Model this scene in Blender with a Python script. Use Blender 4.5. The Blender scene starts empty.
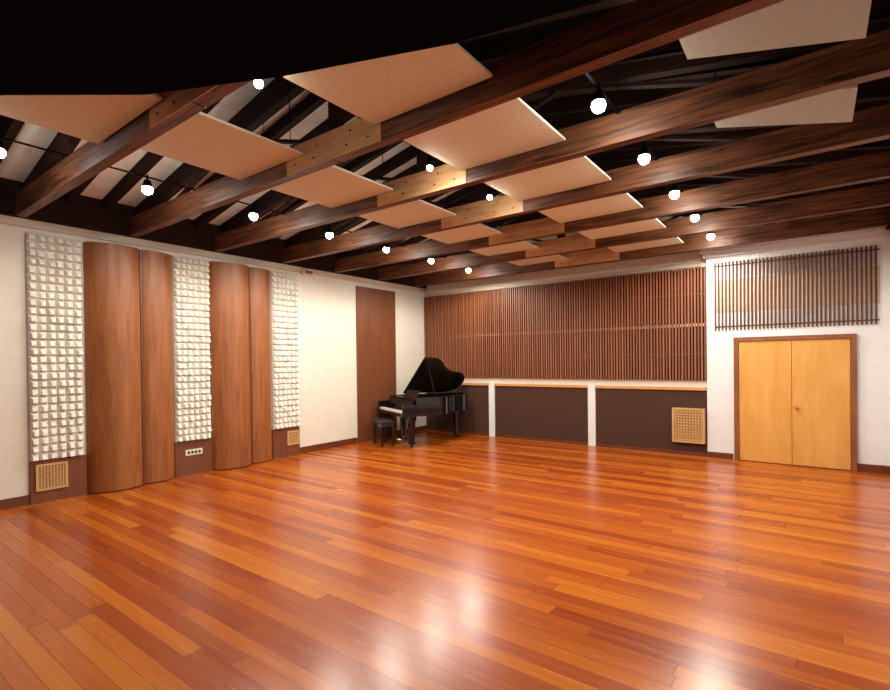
import bpy, bmesh, random
from math import *
from mathutils import Vector, Matrix
random.seed(7)
scene=bpy.context.scene
COL=scene.collection
XL,XR,YF,YD,YB=-7.75,0.92,9.64,9.54,-2.6
RX=-3.42
WT=3.5
XD=-1.485

# ---------------------------------------------------------------- materials
def newmat(name):
    m=bpy.data.materials.new(name); m.use_nodes=True
    nt=m.node_tree; b=nt.nodes['Principled BSDF']
    return m,nt,b
def N(nt,t,**k):
    n=nt.nodes.new(t)
    for a,v in k.items(): setattr(n,a,v)
    return n
def math_(nt,op,a,b=None,c=None):
    n=N(nt,'ShaderNodeMath',operation=op)
    for i,v in enumerate((a,b,c)):
        if v is None: continue
        if isinstance(v,(int,float)): n.inputs[i].default_value=v
        else: nt.links.new(v,n.inputs[i])
    return n.outputs[0]
def ramp(nt,fac,stops):
    r=N(nt,'ShaderNodeValToRGB')
    while len(r.color_ramp.elements)<len(stops): r.color_ramp.elements.new(0.5)
    for e,(p,c) in zip(r.color_ramp.elements,stops):
        e.position=p; e.color=(*c,1)
    nt.links.new(fac,r.inputs[0]); return r.outputs[0]
def plain(name,col,rough=.6,var=.06,scale=6,metal=0,bump=0,spec=.5):
    m,nt,b=newmat(name)
    tc=N(nt,'ShaderNodeTexCoord'); no=N(nt,'ShaderNodeTexNoise'); no.inputs['Scale'].default_value=scale; no.inputs['Detail'].default_value=5
    nt.links.new(tc.outputs['Object'],no.inputs['Vector'])
    c0=tuple(max(0,c*(1-var)) for c in col); c1=tuple(min(1,c*(1+var)) for c in col)
    nt.links.new(ramp(nt,no.outputs['Fac'],[(.3,c0),(.7,c1)]),b.inputs['Base Color'])
    b.inputs['Roughness'].default_value=rough; b.inputs['Metallic'].default_value=metal
    b.inputs['Specular IOR Level'].default_value=spec
    if bump:
        bp=N(nt,'ShaderNodeBump'); bp.inputs['Strength'].default_value=bump; bp.inputs['Distance'].default_value=.01
        n2=N(nt,'ShaderNodeTexNoise'); n2.inputs['Scale'].default_value=scale*20
        nt.links.new(tc.outputs['Object'],n2.inputs['Vector']); nt.links.new(n2.outputs['Fac'],bp.inputs['Height']); nt.links.new(bp.outputs[0],b.inputs['Normal'])
    return m
def wood(name,c0,c1,stretch=(1,12,12),rough=.4,scale=2.0,spec=.5,coat=0,lo=.28,hi=.72):
    m,nt,b=newmat(name)
    tc=N(nt,'ShaderNodeTexCoord'); mp=N(nt,'ShaderNodeMapping'); mp.inputs['Scale'].default_value=stretch
    oi=N(nt,'ShaderNodeObjectInfo'); ad=N(nt,'ShaderNodeVectorMath',operation='ADD')
    nt.links.new(tc.outputs['Object'],mp.inputs['Vector'])
    nt.links.new(mp.outputs[0],ad.inputs[0]); nt.links.new(oi.outputs['Location'],ad.inputs[1])
    no=N(nt,'ShaderNodeTexNoise'); no.inputs['Scale'].default_value=scale; no.inputs['Detail'].default_value=8; no.inputs['Distortion'].default_value=.6
    nt.links.new(ad.outputs[0],no.inputs['Vector'])
    nt.links.new(ramp(nt,no.outputs['Fac'],[(lo,c0),(hi,c1)]),b.inputs['Base Color'])
    b.inputs['Roughness'].default_value=rough; b.inputs['Specular IOR Level'].default_value=spec
    b.inputs['Coat Weight'].default_value=coat
    return m
def floor_mat():
    m,nt,b=newmat('floor_boards')
    tc=N(nt,'ShaderNodeTexCoord'); sp=N(nt,'ShaderNodeSeparateXYZ'); nt.links.new(tc.outputs['Object'],sp.inputs[0])
    x,y=sp.outputs[0],sp.outputs[1]
    W=.112; L=2.3
    yr=math_(nt,'DIVIDE',y,W); row=math_(nt,'FLOOR',yr); fy=math_(nt,'FRACT',yr)
    w1=N(nt,'ShaderNodeTexWhiteNoise',noise_dimensions='1D'); nt.links.new(row,w1.inputs['W'])
    xr=math_(nt,'ADD',math_(nt,'DIVIDE',x,L),math_(nt,'MULTIPLY',w1.outputs['Value'],7.3))
    ix=math_(nt,'FLOOR',xr); fx=math_(nt,'FRACT',xr)
    cb=N(nt,'ShaderNodeCombineXYZ'); nt.links.new(ix,cb.inputs[0]); nt.links.new(row,cb.inputs[1])
    w2=N(nt,'ShaderNodeTexWhiteNoise',noise_dimensions='2D'); nt.links.new(cb.outputs[0],w2.inputs['Vector'])
    mp=N(nt,'ShaderNodeMapping'); mp.inputs['Scale'].default_value=(1.0,16,1)
    ad=N(nt,'ShaderNodeVectorMath',operation='ADD'); 
    sc=N(nt,'ShaderNodeVectorMath',operation='SCALE'); sc.inputs['Scale'].default_value=13.0
    nt.links.new(w2.outputs['Color'],sc.inputs[0]); nt.links.new(tc.outputs['Object'],mp.inputs['Vector'])
    nt.links.new(mp.outputs[0],ad.inputs[0]); nt.links.new(sc.outputs[0],ad.inputs[1])
    no=N(nt,'ShaderNodeTexNoise'); no.inputs['Scale'].default_value=1.5; no.inputs['Detail'].default_value=5
    nt.links.new(ad.outputs[0],no.inputs['Vector'])
    f=math_(nt,'ADD',math_(nt,'MULTIPLY',w2.outputs['Value'],.75),math_(nt,'MULTIPLY',math_(nt,'SUBTRACT',no.outputs['Fac'],.5),.45))
    f=math_(nt,'ADD',f,.12)
    col=ramp(nt,f,[(0,(.23,.030,.004)),(.3,(.35,.064,.006)),(.65,(.46,.108,.009)),(.9,(.55,.16,.013)),(1,(.61,.20,.02))])
    s1=math_(nt,'LESS_THAN',math_(nt,'MINIMUM',fy,math_(nt,'SUBTRACT',1,fy)),.020)
    s2=math_(nt,'LESS_THAN',math_(nt,'MINIMUM',fx,math_(nt,'SUBTRACT',1,fx)),.0013)
    s=math_(nt,'MAXIMUM',s1,s2)
    mx=N(nt,'ShaderNodeMix',data_type='RGBA'); nt.links.new(math_(nt,'MULTIPLY',s,.7),mx.inputs[0]); nt.links.new(col,mx.inputs[6]); mx.inputs[7].default_value=(.07,.009,.002,1)
    nt.links.new(mx.outputs[2],b.inputs['Base Color'])
    rr=math_(nt,'ADD',.19,math_(nt,'MULTIPLY',no.outputs['Fac'],.13)); nt.links.new(rr,b.inputs['Roughness'])
    bp=N(nt,'ShaderNodeBump'); bp.inputs['Strength'].default_value=.2; bp.inputs['Distance'].default_value=.002
    hh=math_(nt,'SUBTRACT',math_(nt,'MULTIPLY',w2.outputs['Value'],.3),s); nt.links.new(hh,bp.inputs['Height']); nt.links.new(bp.outputs[0],b.inputs['Normal'])
    b.inputs['Specular IOR Level'].default_value=.45
    return m
M=dict(
 floor=floor_mat(),
 cream=plain('cream_paint',(.73,.69,.60),.6,.03),
 white=plain('white_paint',(.74,.76,.78),.6,.03),
 cornice=plain('cornice_paint',(.58,.52,.41),.55,.04),
 foam=plain('white_diffuser',(.78,.76,.69),.7,.05,15),
 foamb=plain('diffuser_backing',(.50,.47,.40),.8,.05,15),
 redwood=wood('red_plywood',(.20,.062,.017),(.33,.118,.034),(9,9,.8),.42,2.2),
 brownp=wood('brown_panel',(.14,.042,.015),(.19,.062,.023),(6,6,.8),.45,1.8),
 base=wood('baseboard_wood',(.10,.025,.010),(.16,.045,.018),(1,1,10),.4),
 slat=wood('redwood_slat',(.23,.074,.030),(.33,.115,.050),(5,5,.4),.5,2.0),
 slatd=wood('dark_slat',(.15,.050,.022),(.23,.080,.035),(5,5,.4),.5,2.0),
 slatn=wood('door_grille_slat',(.085,.038,.024),(.13,.060,.038),(5,5,.4),.7,2.0,.1),
 slatback=plain('slat_backing',(.014,.006,.0035),.8,spec=.1),
 rail=wood('pale_rail',(.66,.38,.26),(.76,.46,.33),(1,5,5),.5),
 railn=wood('grille_rail',(.52,.40,.31),(.62,.48,.38),(1,5,5),.6),
 fabric=plain('dark_fabric',(.070,.033,.023),.9,.1,40,bump=.3,spec=.2),
 capw=wood('light_cap',(.55,.24,.08),(.66,.32,.12),(1,8,8),.4),
 truss=wood('truss_timber',(.024,.008,.0035),(.24,.088,.034),(.8,11,11),.48,2.6,.4,lo=.32,hi=.74),
 trussd=wood('dark_timber',(.008,.0035,.002),(.032,.012,.007),(1.2,14,14),.8,2.2,.12),
 gusset=wood('gusset_ply',(.50,.255,.105),(.74,.45,.22),(1.2,7,7),.42,2.2),
 bolt=plain('bolt_steel',(.12,.06,.035),.4,metal=.6),
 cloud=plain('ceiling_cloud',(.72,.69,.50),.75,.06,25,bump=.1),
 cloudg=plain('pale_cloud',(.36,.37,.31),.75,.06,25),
 cloudedge=plain('cloud_edge',(.88,.84,.72),.6),
 boardl=plain('pale_roof_board',(.80,.78,.70),.8,.1),
 boardd=plain('dark_and_shaded_roof_board',(.006,.004,.0035),.9,.1,spec=.05),  # dark boards of one slope; also paints shade on the near ceiling
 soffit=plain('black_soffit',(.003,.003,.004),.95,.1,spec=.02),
 door=wood('maple_door',(.62,.30,.065),(.74,.40,.11),(4,4,.8),.35,1.5),
 dframe=wood('door_frame',(.20,.07,.026),(.30,.11,.04),(6,6,1),.35),
 brass=plain('brass',(.75,.5,.2),.25,metal=1),
 grille=plain('tan_grille',(.56,.33,.13),.5),
 dark=plain('dark_hole',(.03,.018,.012),.8),
 black=plain('black_metal',(.004,.004,.005),.8,spec=.05),
 lacquer=plain('black_lacquer',(.005,.005,.006),.08,spec=.6),
 gold=plain('gold_plate',(.35,.20,.07),.35,metal=.8),
 ivory=plain('ivory_keys',(.85,.82,.75),.3),
 leather=plain('black_leather',(.015,.014,.014),.45),
 wplate=plain('white_plastic',(.7,.66,.56),.4),
)
def emis(name,col,st):
    m,nt,b=newmat(name); b.inputs['Base Color'].default_value=(1,1,1,1)
    b.inputs['Emission Color'].default_value=(*col,1); b.inputs['Emission Strength'].default_value=st; return m
M['bulb']=emis('lit_bulb',(1,.95,.86),200)

# ---------------------------------------------------------------- mesh helpers
def link(o): COL.objects.link(o); return o
def mk(name,bm,mats,smooth=False,parent=None,bevel=0,loc=None):
    me=bpy.data.meshes.new(name); bmesh.ops.recalc_face_normals(bm,faces=bm.faces); bm.to_mesh(me); bm.free()
    for m in (mats if isinstance(mats,(list,tuple)) else [mats]): me.materials.append(m)
    if smooth:
        for p in me.polygons: p.use_smooth=True
    o=link(bpy.data.objects.new(name,me))
    if loc is not None: o.location=loc
    if parent: o.parent=parent
    if bevel:
        b=o.modifiers.new('b','BEVEL'); b.width=bevel; b.segments=2; b.limit_method='ANGLE'
    return o
def box(bm,x0,x1,y0,y1,z0,z1,mi=0):
    vs=[bm.verts.new((x,y,z)) for z in (z0,z1) for x,y in ((x0,y0),(x1,y0),(x1,y1),(x0,y1))]
    for f in ((0,3,2,1),(4,5,6,7),(0,1,5,4),(1,2,6,5),(2,3,7,6),(3,0,4,7)):
        fc=bm.faces.new([vs[i] for i in f]); fc.material_index=mi
def prism(bm,pts,z0,z1,mi=0,axis='z'):
    def P(a,b,c): return {'z':(a,b,c),'y':(a,c,b),'x':(c,a,b)}[axis]
    lo=[bm.verts.new(P(a,b,z0)) for a,b in pts]; hi=[bm.verts.new(P(a,b,z1)) for a,b in pts]
    n=len(pts); fs=[bm.faces.new(lo[::-1]),bm.faces.new(hi)]
    for i in range(n): fs.append(bm.faces.new((lo[i],lo[(i+1)%n],hi[(i+1)%n],hi[i])))
    for f in fs: f.material_index=mi
def cyl(bm,cx,cy,z0,z1,r0,r1=None,n=20,mi=0,mat=None):
    r1=r0 if r1 is None else r1
    lo=[bm.verts.new((cx+r0*cos(2*pi*i/n),cy+r0*sin(2*pi*i/n),z0)) for i in range(n)]
    hi=[bm.verts.new((cx+r1*cos(2*pi*i/n),cy+r1*sin(2*pi*i/n),z1)) for i in range(n)]
    fs=[bm.faces.new(lo[::-1]),bm.faces.new(hi)]
    for i in range(n): fs.append(bm.faces.new((lo[i],lo[(i+1)%n],hi[(i+1)%n],hi[i])))
    for f in fs: f.material_index=mi
    if mat is not None: bmesh.ops.transform(bm,matrix=mat,verts=lo+hi)
def boxobj(name,x0,x1,y0,y1,z0,z1,mat,parent=None,bevel=0):
    bm=bmesh.new(); cx,cy,cz=(x0+x1)/2,(y0+y1)/2,(z0+z1)/2
    if parent: box(bm,x0,x1,y0,y1,z0,z1); return mk(name,bm,mat,parent=parent,bevel=bevel)
    box(bm,x0-cx,x1-cx,y0-cy,y1-cy,z0-cz,z1-cz); return mk(name,bm,mat,bevel=bevel,loc=(cx,cy,cz))
def struct(o): o['kind']='structure'; return o
def thing(o,label,cat,group=None):
    o['label']=label; o['category']=cat
    if group: o['group']=group
    return o
def empty(name,loc=(0,0,0)):
    e=bpy.data.objects.new(name,None); e.empty_display_size=.2; e.location=loc; return link(e)

# ---------------------------------------------------------------- room shell
struct(boxobj('floor',XL-.2,XR+.2,YB-.2,YF+.2,-.1,0,M['floor']))
struct(boxobj('wall_left',XL-.2,XL,YB-.2,YF+.2,0,WT,M['cream']))
struct(boxobj('wall_right',XR,XR+.2,YB-.2,YF+.2,0,WT,M['white']))
struct(boxobj('wall_back',XL,XR,YB-.2,YB,0,4.9,M['brownp']))
SL=.20; EZ=3.88
rz=lambda x: EZ+SL*((x-XL) if x<RX else (XR-x)*(RX-XL)/(XR-RX))
bm=bmesh.new(); prism(bm,[(XL-.2,0),(XR+.2,0),(XR+.2,EZ+.1),(RX,rz(RX)+.15),(XL-.2,EZ+.1)],YF,YF+.2,axis='y'); struct(mk('wall_far',bm,M['cream']))
struct(boxobj('wall_door_side',XD,XR,YD,YF,0,3.5,M['white']))
struct(boxobj('trim_1',XL-.2,XL+.10,YB,YF,WT,EZ+.1,M['trussd']))
struct(boxobj('trim_2',XR-.10,XR+.2,YB,YF,WT,EZ+.1,M['trussd']))
struct(boxobj('trim_3',XL,XL+.035,YB,YF,3.40,3.497,M['cornice']))
struct(boxobj('trim_4',XL+.04,XD-.09,YF-.07,YF,3.43,3.56,M['cornice']))
struct(boxobj('trim_5',XL+.04,XD-.09,YF-.03,YF,3.30,3.36,M['cornice']))
bm=bmesh.new(); box(bm,XD-.09,XR-.002,YD-.10,YF-.0,3.502,3.57); box(bm,XD-.05,XR-.002,YD-.06,YD,3.41,3.50)
struct(mk('trim_6',bm,M['white']))
def roof(name,x0,x1,y0,y1,mat):
    bm=bmesh.new(); prism(bm,[(x0,rz(x0)+.02),(x1,rz(x1)+.02),(x1,rz(x1)+.08),(x0,rz(x0)+.08)],y0,y1,axis='y'); return struct(mk(name,bm,mat))
roof('ceiling',XL,RX,1.5,YF,M['boardl'])
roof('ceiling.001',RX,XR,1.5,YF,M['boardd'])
roof('ceiling.002',XL,RX,YB,1.5,M['boardd'])  # near boards coloured dark to paint the shade where no lamps reach
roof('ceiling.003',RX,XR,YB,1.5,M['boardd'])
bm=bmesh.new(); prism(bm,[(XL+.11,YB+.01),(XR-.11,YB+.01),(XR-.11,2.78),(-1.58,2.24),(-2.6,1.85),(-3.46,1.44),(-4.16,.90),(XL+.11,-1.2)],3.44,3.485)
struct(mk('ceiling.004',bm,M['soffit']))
y=-.2
while y<YF-.1:
    for a,b in ((XL+.1,RX-.03),(RX+.03,XR-.1)):
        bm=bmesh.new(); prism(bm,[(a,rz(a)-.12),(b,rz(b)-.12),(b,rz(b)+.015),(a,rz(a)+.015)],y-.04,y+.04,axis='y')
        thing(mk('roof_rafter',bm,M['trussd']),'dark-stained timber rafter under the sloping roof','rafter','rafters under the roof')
    y+=.41
for i,(a,b) in enumerate(((YB,1.84),(5.82,7.28),(8.53,YF-.03))):
    struct(boxobj('baseboard_left' if i==0 else 'baseboard_left.%03d'%i,XL,XL+.02,a,b,0,.12,M['base']))
for i,(a,b) in enumerate(((2.41-.57,2.43),(3.56,4.13),(5.24,5.81))):
    struct(boxobj('baseboard_left.%03d'%(i+3),XL,XL+.035,a,b,0,.52,M['brownp']))
struct(boxobj('baseboard_door_side',XD,-1.10,YD-.02,YD,0,.10,M['base']))
struct(boxobj('baseboard_door_side.001',.50,XR-.02,YD-.02,YD,0,.12,M['base']))
struct(boxobj('baseboard_right',XR-.02,XR,YB,YD-.02,0,.12,M['base']))

# ---------------------------------------------------------------- left wall treatments
def diffuser(y0,y1,z0,z1):
    root=empty('wall_diffuser',(XL,(y0+y1)/2,z0)); W=(y1-y0)/2; H=z1-z0
    bm=bmesh.new(); box(bm,0,.03,-W,W,0,H); mk('backing',bm,M['foamb'],parent=root)
    bm=bmesh.new(); nc=6; w=(2*W-.006)/nc; nr=28; hh=(H-.006)/nr
    for r in range(nr):
        for c in range(nc):
            a=-W+.003+c*w+.001; b=a+w-.002
            zb=.003+r*hh+.001; zt=zb+hh-.002
            d=.055+.03*random.random(); m_=(a+b)/2; q=(b-a)*.5; zc=(zb+zt)/2; e=(zt-zb)*.5
            oy=random.uniform(-.22,.22)*q; oz=-e*random.uniform(.1,.35); s=.5
            base=[bm.verts.new((.03,a,zb)),bm.verts.new((.03,b,zb)),bm.verts.new((.03,b,zt)),bm.verts.new((.03,a,zt))]
            tl=random.uniform(.65,.9); tr=random.uniform(.85,1.05)
            top=[bm.verts.new((.03+d,m_+oy-q*s,zc+oz-e*s)),bm.verts.new((.03+d*tr,m_+oy+q*s,zc+oz-e*s)),bm.verts.new((.03+d*tl*tr,m_+oy+q*s,zc+oz+e*s)),bm.verts.new((.03+d*tl,m_+oy-q*s,zc+oz+e*s))]
            bm.faces.new(top)
            for i in range(4): bm.faces.new((base[i],base[(i+1)%4],top[(i+1)%4],top[i]))
    mk('diffuser_blocks',bm,M['foam'],parent=root)
    return root
for y0,y1 in ((1.84,2.41),(3.57,4.12),(5.25,5.80)):
    thing(diffuser(y0,y1,.525,3.34),'white sculpted acoustic diffuser strip with faceted blocks on cream wall','acoustic panel','white wall diffusers')
def arc(p0,p1,bulge,n=24):
    out=[]
    for i in range(n+1):
        t=i/n; k=sqrt(max(0,1-(2*t-1)**2))*.55+.45*(1-(2*t-1)**2)
        out.append((p0[0]+(p1[0]-p0[0])*t+bulge*k,p0[1]+(p1[1]-p0[1])*t))
    return out
def poly(y0,yc,y1,oc,label):
    root=empty('curved_wood_diffuser',(XL,(y0+y1)/2,0)); ym=(y0+y1)/2
    A=arc((.03,y0-ym),(oc,yc-ym),.17); B=arc((oc,yc-ym),(.03,y1-ym),.09)
    for nm,pts in (('wide_curved_face',A),('narrow_curved_face',B)):
        bm=bmesh.new()
        prism(bm,pts+[(0.002,pts[-1][1]),(0.002,pts[0][1])],.015,3.33)
        mk(nm,bm,M['redwood'],parent=root)
    bm=bmesh.new(); box(bm,oc-.01,oc+.035,yc-ym-.010,yc-ym+.010,.015,3.33); mk('joint_strip',bm,M['base'],parent=root)
    return thing(root,label,'acoustic panel','curved wooden diffusers')
poly(2.44,3.09,3.55,.09,'tall reddish-brown plywood diffuser with two bulging curved faces')
poly(4.13,4.78,5.22,.09,'tall reddish-brown plywood diffuser with two bulging curved faces')
bm=bmesh.new(); box(bm,0.0,.03,-.6,.6,0,3.30); thing(mk('flat_wood_panel',bm,M['brownp'],loc=(XL+.003,7.90,.01),bevel=.004),'tall flat brown wooden panel on the cream wall','wall panel')
def vent(name,y0,y1,z0,z1,label):
    root=empty(name,(XL+.035,(y0+y1)/2,z0)); w=(y1-y0)/2;h=z1-z0
    bm=bmesh.new(); box(bm,0,.02,-w,w,0,.03); box(bm,0,.02,-w,w,h-.03,h); box(bm,0,.02,-w,-w+.03,.03,h-.03); box(bm,0,.02,w-.03,w,.03,h-.03); mk('frame',bm,M['grille'],parent=root)
    bm=bmesh.new(); box(bm,0,.004,-w+.03,w-.03,.03,h-.03,1)
    z=.04
    while z<h-.04: box(bm,.004,.014,-w+.03,w-.03,z,z+.013); z+=.026
    yy=-w+.05
    while yy<w-.04: box(bm,.006,.016,yy,yy+.012,.03,h-.03); yy+=.032
    mk('louvres',bm,[M['grille'],M['dark']],parent=root)
    return thing(root,label,'vent')
vent('air_vent',1.89,2.22,.15,.48,'tan slatted air vent in brown base panel')
vent('air_vent.001',5.53,5.78,.20,.46,'small tan air vent in brown base panel')
root=empty('outlet_plate',(XL+.035,3.84,.30)); bm=bmesh.new(); box(bm,0,.012,-.13,.13,0,.09); mk('plate',bm,M['wplate'],parent=root,bevel=.003)
for i in range(4):
    bm=bmesh.new(); box(bm,.012,.016,-.10+i*.055,-.065+i*.055,.025,.065); mk('socket',bm,M['dark'],parent=root)
thing(root,'white wall plate with four dark audio sockets','outlet')
root=empty('wall_sensor',(XL+.036,6.02,3.36)); bm=bmesh.new(); box(bm,0,.06,-.12,.12,0,.10); mk('housing',bm,M['wplate'],parent=root,bevel=.01)
bm=bmesh.new(); box(bm,.06,.066,-.09,.09,.02,.08); mk('lens',bm,M['redwood'],parent=root); thing(root,'small pale box with reddish face high on the cream wall','sensor')

# ---------------------------------------------------------------- far wall slat panel
x0,x1,z0,z1=XL+.03,XD-.01,1.32,3.28
root=empty('slat_wall_panel',((x0+x1)/2,YF,z0)); cx=(x0+x1)/2
bm=bmesh.new(); box(bm,x0-cx,x1-cx,-.03,-.002,0,z1-z0); mk('backing',bm,M['slatback'],parent=root)
bm=bmesh.new(); x=x0+.005; i=0
while x<x1-.03:
    box(bm,x-cx,x-cx+.028,-.082,-.045,0,z1-z0,i%2); x+=.052; i+=1
mk('slats',bm,[M['slat'],M['slatd']],parent=root)
bm=bmesh.new(); box(bm,x0-cx,x1-cx,-.052,-.03,.94,.99); mk('rail',bm,M['rail'],parent=root)
for z in (.45,1.5):
    bm=bmesh.new(); box(bm,x0-cx,x1-cx,-.045,-.03,z,z+.02); mk('rail',bm,M['slatd'],parent=root)
thing(root,'wide panel of vertical redwood slats over dark backing on wall','slatted panel')
for a,b in ((XL+.05,-5.91),(-5.72,-3.60),(-3.44,XD-.01)):
    root=empty('absorber_panel',((a+b)/2,YF,0)); c=(a+b)/2
    bm=bmesh.new(); box(bm,a-c,b-c,-.07,-.001,.07,1.14); mk('fabric_face',bm,M['fabric'],parent=root,bevel=.006)
    bm=bmesh.new(); box(bm,a-c,b-c,-.08,-.001,0,.07); mk('base_strip',bm,M['base'],parent=root)
    bm=bmesh.new(); box(bm,a-c,b-c,-.10,-.001,1.145,1.19); mk('wooden_cap',bm,M['capw'],parent=root)
    thing(root,'dark brown fabric-covered low wall panel with pale wooden cap','acoustic panel','dark lower wall panels')
for c in (-5.81,-3.52):
    o=boxobj('wall_post',c-.08,c+.07,YF-.085,YF-.001,.0,1.21,M['white'],bevel=.006)
    thing(o,'short white pilaster between the dark wall panels','pilaster','white pilasters')
root=empty('vent_box',(-1.775,YF-.071,.23)); bm=bmesh.new()
box(bm,-.26,.26,-.10,0,0,.03);box(bm,-.26,.26,-.10,0,.57,.60);box(bm,-.26,-.23,-.10,0,.03,.57);box(bm,.23,.26,-.10,0,.03,.57)
mk('box_frame',bm,M['grille'],parent=root)
bm=bmesh.new(); box(bm,-.23,.23,-.07,-.01,.03,.57,1)
for i in range(11): box(bm,-.23,.23,-.092,-.08,.042+i*.049,.066+i*.049)
for i in range(10): box(bm,-.218+i*.0465,-.196+i*.0465,-.085,-.07,.03,.57)
mk('grille_face',bm,[M['grille'],M['dark']],parent=root)
thing(root,'pale tan wooden vent box with grid grille on dark wall panel','vent')

# ---------------------------------------------------------------- door wall
root=empty('door_1',(-.29,YD,0)); root['kind']='structure'
bm=bmesh.new(); box(bm,-.79,-.72,-.05,-.001,0,2.04); box(bm,.72,.79,-.05,-.001,0,2.04); box(bm,-.72,.72,-.05,-.001,1.97,2.04); mk('door_frame',bm,M['dframe'],parent=root,bevel=.004)
bm=bmesh.new(); box(bm,-.72,.72,-.006,-.001,0,1.97); mk('door_gap',bm,M['dframe'],parent=root)
for s in (-1,1):
    a,b=(-.715,-.003) if s<0 else (.003,.715)
    bm=bmesh.new(); box(bm,a,b,-.03,-.007,.012,1.965); lf=mk('door_leaf',bm,M['door'],parent=root,bevel=.003)
    if s>0:
        bm=bmesh.new(); bmesh.ops.create_uvsphere(bm,u_segments=16,v_segments=10,radius=.03,matrix=Matrix.Translation((s*.06,-.075,.92)))
        cyl(bm,0,0,0,.045,.012,n=12,mat=Matrix.Translation((s*.06,-.03,.92))@Matrix.Rotation(pi/2,4,'X')); mk('door_knob',bm,M['brass'],parent=lf,smooth=True)
    for hz in (.25,1.0,1.75):
        bm=bmesh.new(); cyl(bm,s*.717,-.034,hz-.04,hz+.04,.006,n=8); mk('hinge',bm,M['brass'],parent=lf)
root=empty('slat_vent_panel',(-.30,YD,2.17)); bm=bmesh.new(); x=-1.06
while x<1.04:
    box(bm,x,x+.023,-.024,-.010,0,1.14); x+=.053
mk('slats',bm,M['slatn'],parent=root)
bm=bmesh.new(); box(bm,-1.06,1.06,-.009,-.001,.30,.84); mk('backing_board',bm,M['railn'],parent=root)
for z in (.05,1.07):
    bm=bmesh.new(); box(bm,-1.06,1.06,-.009,-.001,z,z+.02); mk('rail',bm,M['slatn'],parent=root)
thing(root,'panel of thin dark wooden slats on white wall above the door','slatted panel')

# ---------------------------------------------------------------- trusses
TY=[1.78-1.23+1.23*i for i in range(8)]
CH=.25
def truss(y):
    root=empty('roof_truss',(RX,y,WT))
    def P(pts,a,b,nm,mat):
        bm=bmesh.new(); prism(bm,[(p[0]-RX,p[1]-WT) for p in pts],a,b,axis='y'); return mk(nm,bm,mat,parent=root)
    P([(XL+.02,WT),(RX-.01,WT),(RX-.01,WT+CH),(XL+.02,WT+CH)],-.05,.05,'bottom_chord',M['truss'])
    P([(RX+.01,WT),(XR-.02,WT),(XR-.02,WT+CH),(RX+.01,WT+CH)],-.05,.05,'bottom_chord',M['truss'])
    u=lambda x: rz(x)-.18
    P([(XL+.12,u(XL+.12)-.17+.1),(RX,u(RX)-.17),(RX,u(RX)),(XL+.12,u(XL+.12))],-.045,.045,'top_chord',M['trussd'])
    P([(RX,u(RX)-.17),(XR-.12,u(XR-.12)-.07),(XR-.12,u(XR-.12)),(RX,u(RX))],-.045,.045,'top_chord',M['trussd'])
    for a,b in ((-3.0,-1.6),(3.0,1.6),(-.25,-1.6),(.25,1.6)):
        xa,xb=RX+a,RX+b; zb=u(xb)-.12
        P([(xa-.05,WT+CH-.02),(xa+.05,WT+CH-.02),(xb+.05,zb),(xb-.05,zb)],-.03,.03,'web',M['trussd'])
    P([(RX-.06,WT+CH),(RX+.06,WT+CH),(RX+.06,u(RX)-.1),(RX-.06,u(RX)-.1)],-.035,.035,'king_post',M['trussd'])
    bm=bmesh.new(); box(bm,-.64,.60,-.058,-.051,.0,CH)
    for bx in (-.50,-.24,.20,.46):
        for bz in (.07,.18):
            cyl(bm,0,0,0,.010,.009,n=8,mi=1,mat=Matrix.Translation((bx+(.05 if bz>.1 else 0),-.058,bz))@Matrix.Rotation(pi/2,4,'X'))
    mk('gusset_plate',bm,[M['gusset'],M['bolt']],parent=root)
    return thing(root,'dark stained timber truss with pale bolted splice plate at mid-span','roof truss','roof trusses')
for y in TY: truss(y)

# ---------------------------------------------------------------- ceiling clouds
def cloud(pts,mat,label,grp,th=.022):
    n=len(pts); c=Vector((0,0,0))
    for p in pts: c+=Vector(p)/n
    root=empty('ceiling_cloud',c)
    bm=bmesh.new(); lo=[bm.verts.new(Vector(p)-c) for p in pts]; hi=[bm.verts.new(Vector(p)-c+Vector((0,0,th))) for p in pts]
    f=bm.faces.new(lo); f.material_index=0; f=bm.faces.new(hi); f.material_index=1
    for i in range(n): f=bm.faces.new((lo[i],lo[(i+1)%n],hi[(i+1)%n],hi[i])); f.material_index=1
    mk('panel_board',bm,[mat,M['cloudedge']],parent=root)
    for p in (pts[0],pts[2]):
        q=Vector(p)*.85+c*.15
        bm=bmesh.new(); cyl(bm,q.x-c.x,q.y-c.y,q.z-c.z+th,rz(q.x)+.02-c.z,.004,n=6); mk('hanger_rod',bm,M['black'],parent=root)
    return thing(root,label,'ceiling panel',grp)
L1='flat tan acoustic panel suspended between the roof trusses'
G='suspended ceiling panels'
Z=3.63
cloud([(-5.0,.70,Z),(-3.80,1.60,Z),(-3.80,1.70,Z),(-5.0,1.70,Z)],M['cloud'],'tan ceiling panel with a slanted cut edge',G)
cloud([(-2.87,2.07,Z),(-1.75,2.46,Z),(-1.75,2.93,Z),(-2.87,2.93,Z)],M['cloud'],'tan ceiling panel with a slanted cut edge',G)
for i in range(1,7):
    a,b=TY[i]+.08,TY[i+1]-.07
    cloud([(-4.83,a,Z),(-3.80,a,Z),(-3.80,b,Z),(-4.83,b,Z)],M['cloud'],L1,G)
    if i>1: cloud([(-2.87,a,Z),(-1.75,a,Z),(-1.75,b,Z),(-2.87,b,Z)],M['cloud'],L1,G)
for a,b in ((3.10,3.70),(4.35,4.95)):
    cloud([(-.68,a,3.72),(.24,a,3.50),(.24,b,3.50),(-.68,b,3.72)],M['cloudg'],'pale grey tilted acoustic panel under the sloping roof',G)

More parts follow.
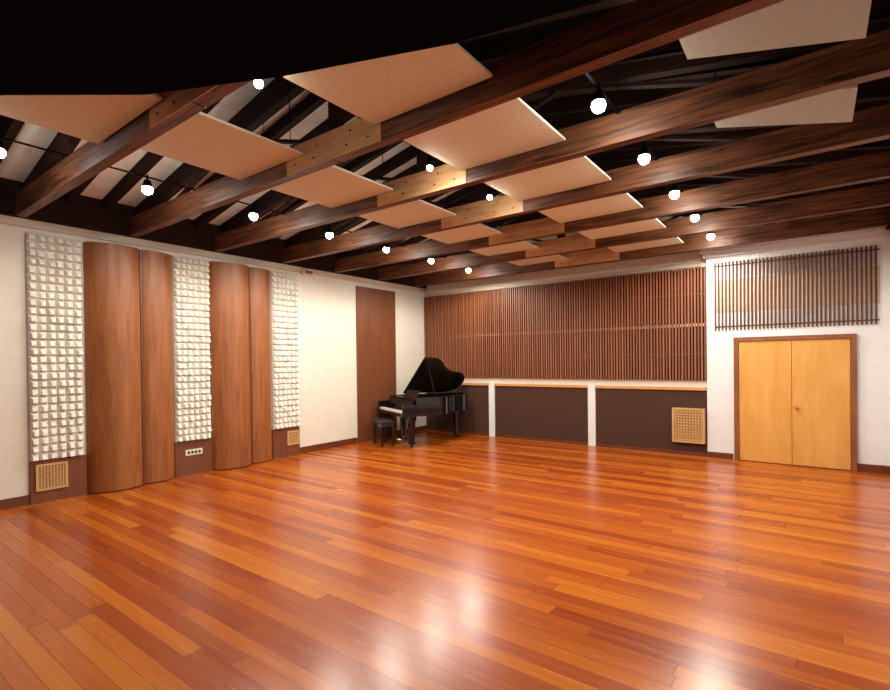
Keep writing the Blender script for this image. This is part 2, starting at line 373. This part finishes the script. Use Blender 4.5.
# ---------------------------------------------------------------- ceiling lamps
LR=[(-5.80,y) for y in (1.20,2.43,3.70,4.95,6.18,7.40,8.66)]+[(-1.29,y) for y in (3.70,4.94,6.22,7.43,8.72)]+[(-3.02,1.98),(-3.02,3.85),(-3.02,4.97)]
PW=100
def lamp(x,y,pw,small):
    root=empty('ceiling_lamp',(x,y,3.60)); r=.030 if small else .052
    bm=bmesh.new(); cyl(bm,0,0,r*.5,.10,r*1.0,r*.6,n=24); cyl(bm,0,0,.10,.16,.012,n=8); mk('lamp_housing',bm,M['black'],parent=root)
    k=max(i for i in range(len(TY)) if TY[i]<y); a=TY[k]+.05-y; b=(TY[k+1]-.062-y) if k+1<len(TY) else (YF-y)
    bm=bmesh.new(); box(bm,-.012,.012,a,b,.13,.142); mk('mounting_bar',bm,M['black'],parent=root)
    bm=bmesh.new(); bmesh.ops.create_uvsphere(bm,u_segments=20,v_segments=12,radius=r); mk('bulb',bm,M['bulb'],parent=root,smooth=True)
    ld=bpy.data.lights.new('lamp_light','SPOT'); ld.energy=pw; ld.color=(1,.915,.775); ld.shadow_soft_size=.14; ld.spot_size=radians(172); ld.spot_blend=.4
    lo=link(bpy.data.objects.new('lamp_light',ld)); lo.parent=root; lo.location=(0,0,-.07)
    return thing(root,'lit round spotlight with black housing mounted between trusses','ceiling lamp','ceiling spotlights')
for x,y in LR: lamp(x,y,(PW if x<-3.5 or x>-2 else PW*.6)*(.15 if y<1.5 else 1)*(.5 if 1.5<y<2.6 else 1), -3.5<x<-2)

# ---------------------------------------------------------------- grand piano
ANG=25
P=empty('grand_piano',(-7.03,7.51,0)); P.rotation_euler=(0,0,-radians(ANG))
def bez(p0,p1,p2,p3,n=12):
    return [tuple((1-t)**3*a+3*(1-t)**2*t*b+3*(1-t)*t*t*c+t**3*d for a,b,c,d in zip(p0,p1,p2,p3)) for t in [i/n for i in range(1,n+1)]]
def outline(y0,k=0):
    o=[(-.68+k,y0),(.68-k,y0)]
    o.append((.68-k,.82))
    o+=bez((.68-k,.82),(.68-k,1.15),(.22-k,1.18),(.14-k,1.60),14)
    o+=bez((.14-k,1.60),(.10-k,2.06-k),(-.62,2.12-k),(-.68+k,1.74),14)
    return o
def ring(bm,out,inn,z0,z1):
    n=len(out); V=[[bm.verts.new((*p,z)) for p in q] for q in (out,inn) for z in (z0,z1)]
    ol,oh,il,ih=V
    for i in range(n):
        j=(i+1)%n
        bm.faces.new((ol[i],ol[j],oh[j],oh[i])); bm.faces.new((il[j],il[i],ih[i],ih[j])); bm.faces.new((oh[i],oh[j],ih[j],ih[i])); bm.faces.new((ol[j],ol[i],il[i],il[j]))
bm=bmesh.new(); ring(bm,outline(.30),outline(.34,.04),.62,.97)
prism(bm,[(x*.99,y) for x,y in outline(.31,.01)],.63,.69)
mk('case',bm,M['lacquer'],parent=P)
bm=bmesh.new(); prism(bm,outline(.35,.045),.84,.86)
for i in range(22):
    x=-.58+i*.05; yend=1.6 if x<0 else 1.6-1.4*max(0,x)
    if x<.55: box(bm,x,x+.004,.4,max(.6,yend),.875,.879)
mk('soundboard',bm,M['gold'],parent=P)
bm=bmesh.new(); box(bm,-.68,.68,0,.31,.62,.69); box(bm,-.68,-.61,.02,.30,.69,.86); box(bm,.61,.68,.02,.30,.69,.86); mk('keybed',bm,M['lacquer'],parent=P,bevel=.012)
bm=bmesh.new()
for i in range(52): box(bm,-.605+i*.02327,-.605+i*.02327+.0222,.03,.19,.69,.73)
mk('white_keys',bm,M['ivory'],parent=P)
bm=bmesh.new()
for i in range(51):
    if i%7 in (0,2,3,5,6): box(bm,-.605+(i+1)*.02327-.006,-.605+(i+1)*.02327+.006,.095,.19,.73,.742)
mk('black_keys',bm,M['lacquer'],parent=P)
bm=bmesh.new(); prism(bm,[(.19,.69),(.24,.69),(.28,.93),(.255,.93)],-.605,.605,axis='x'); mk('fallboard',bm,M['lacquer'],parent=P)
bm=bmesh.new(); prism(bm,[(.46,.95),(.475,.95),(.575,1.10),(.56,1.10)],-.32,.32,axis='x'); mk('music_desk',bm,M['lacquer'],parent=P)
for lx,ly in ((-.57,.24),(.57,.24),(-.15,1.68)):
    bm=bmesh.new()
    for z0_,z1_,a,b in ((.54,.63,.09,.09),(.12,.54,.052,.075),(.07,.12,.065,.065)):
        cyl(bm,lx,ly,z0_,z1_,a*1.2,b*1.2,n=8)
    cyl(bm,0,0,-.02,.02,.035,n=16,mat=Matrix.Translation((lx,ly,.035))@Matrix.Rotation(pi/2,4,'X'))
    mk('leg',bm,M['lacquer'],parent=P)
bm=bmesh.new(); box(bm,-.13,-.09,.30,.34,.14,.63); box(bm,.09,.13,.30,.34,.14,.63); box(bm,-.16,.16,.26,.37,.08,.14); box(bm,-.05,.05,.31,.325,.3,.63)
lyre=mk('pedal_lyre',bm,M['lacquer'],parent=P,bevel=.004)
for px in (-.07,0,.07):
    bm=bmesh.new(); box(bm,px-.015,px+.015,.16,.27,.085,.10); mk('pedal',bm,M['brass'],parent=lyre,bevel=.003)
lid=empty('lid',(-.68,0,.985)); lid.parent=P; lid.rotation_euler=(0,-radians(35),0)
lo_=[(x+.68,y) for x,y in outline(.62)]
bm=bmesh.new(); prism(bm,lo_,.0,.022); mk('main_lid',bm,M['lacquer'],parent=lid,bevel=.004)
bm=bmesh.new(); prism(bm,[(0,.63),(1.36,.63),(1.34,.80),(1.15,.92),(0,.92)],.026,.045); mk('front_flap',bm,M['lacquer'],parent=lid,bevel=.004)
p0=Vector((.60,.78,.95)); th=radians(35); r=1.14
p1=Vector((-.68+r*cos(th),.78,.985+r*sin(th)))
bm=bmesh.new(); d=p1-p0; mtx=Matrix.Translation(p0)@Vector((0,0,1)).rotation_difference(d.normalized()).to_matrix().to_4x4()
cyl(bm,0,0,0,d.length,.010,n=10,mat=mtx); mk('lid_prop',bm,M['lacquer'],parent=P)
thing(P,'glossy black grand piano with raised lid in the room corner','piano')
ca,sa=cos(radians(ANG)),sin(radians(ANG))
bx,by=-.02,-.12
B=empty('piano_bench',(-7.03+bx*ca+by*sa,7.51-bx*sa+by*ca,0)); B.rotation_euler=(0,0,-radians(ANG))
bm=bmesh.new(); box(bm,-.27,.27,-.16,.16,.46,.53); mk('seat',bm,M['leather'],parent=B,bevel=.02)
bm=bmesh.new(); box(bm,-.25,.25,-.145,.145,.40,.46); mk('apron',bm,M['lacquer'],parent=B)
for lx in (-.22,.22):
    for ly in (-.115,.115):
        bm=bmesh.new(); cyl(bm,lx,ly,0,.40,.022,.032,n=10); mk('leg',bm,M['lacquer'],parent=B)
thing(B,'black leather-topped piano bench in front of the keyboard','bench')

# ---------------------------------------------------------------- world, camera
w=bpy.data.worlds.new('w'); scene.world=w; w.use_nodes=True
w.node_tree.nodes['Background'].inputs[0].default_value=(.02,.02,.025,1)
w.node_tree.nodes['Background'].inputs[1].default_value=.3
f,yaw,pitch,roll,cy=497.2951,0.6392,-0.0081,-0.0116,365.3869
F=Vector((-sin(yaw)*cos(pitch),cos(yaw)*cos(pitch),sin(pitch))); R=Vector((cos(yaw),sin(yaw),0)); U=R.cross(F)
R2=R*cos(roll)+U*sin(roll); U2=-R*sin(roll)+U*cos(roll)
cd=bpy.data.cameras.new('camera'); cam=link(bpy.data.objects.new('camera',cd))
cd.sensor_width=36; cd.sensor_fit='HORIZONTAL'; cd.lens=f*36/890; cd.shift_y=(cy-345)/890; cd.clip_start=.02
m=Matrix.Identity(4)
for i in range(3): m[i][0]=R2[i]; m[i][1]=U2[i]; m[i][2]=-F[i]
m[2][3]=1.7
cam.matrix_world=m
scene.camera=cam
scene.view_settings.view_transform='Standard'
scene.view_settings.look='None'
scene.view_settings.exposure=.12
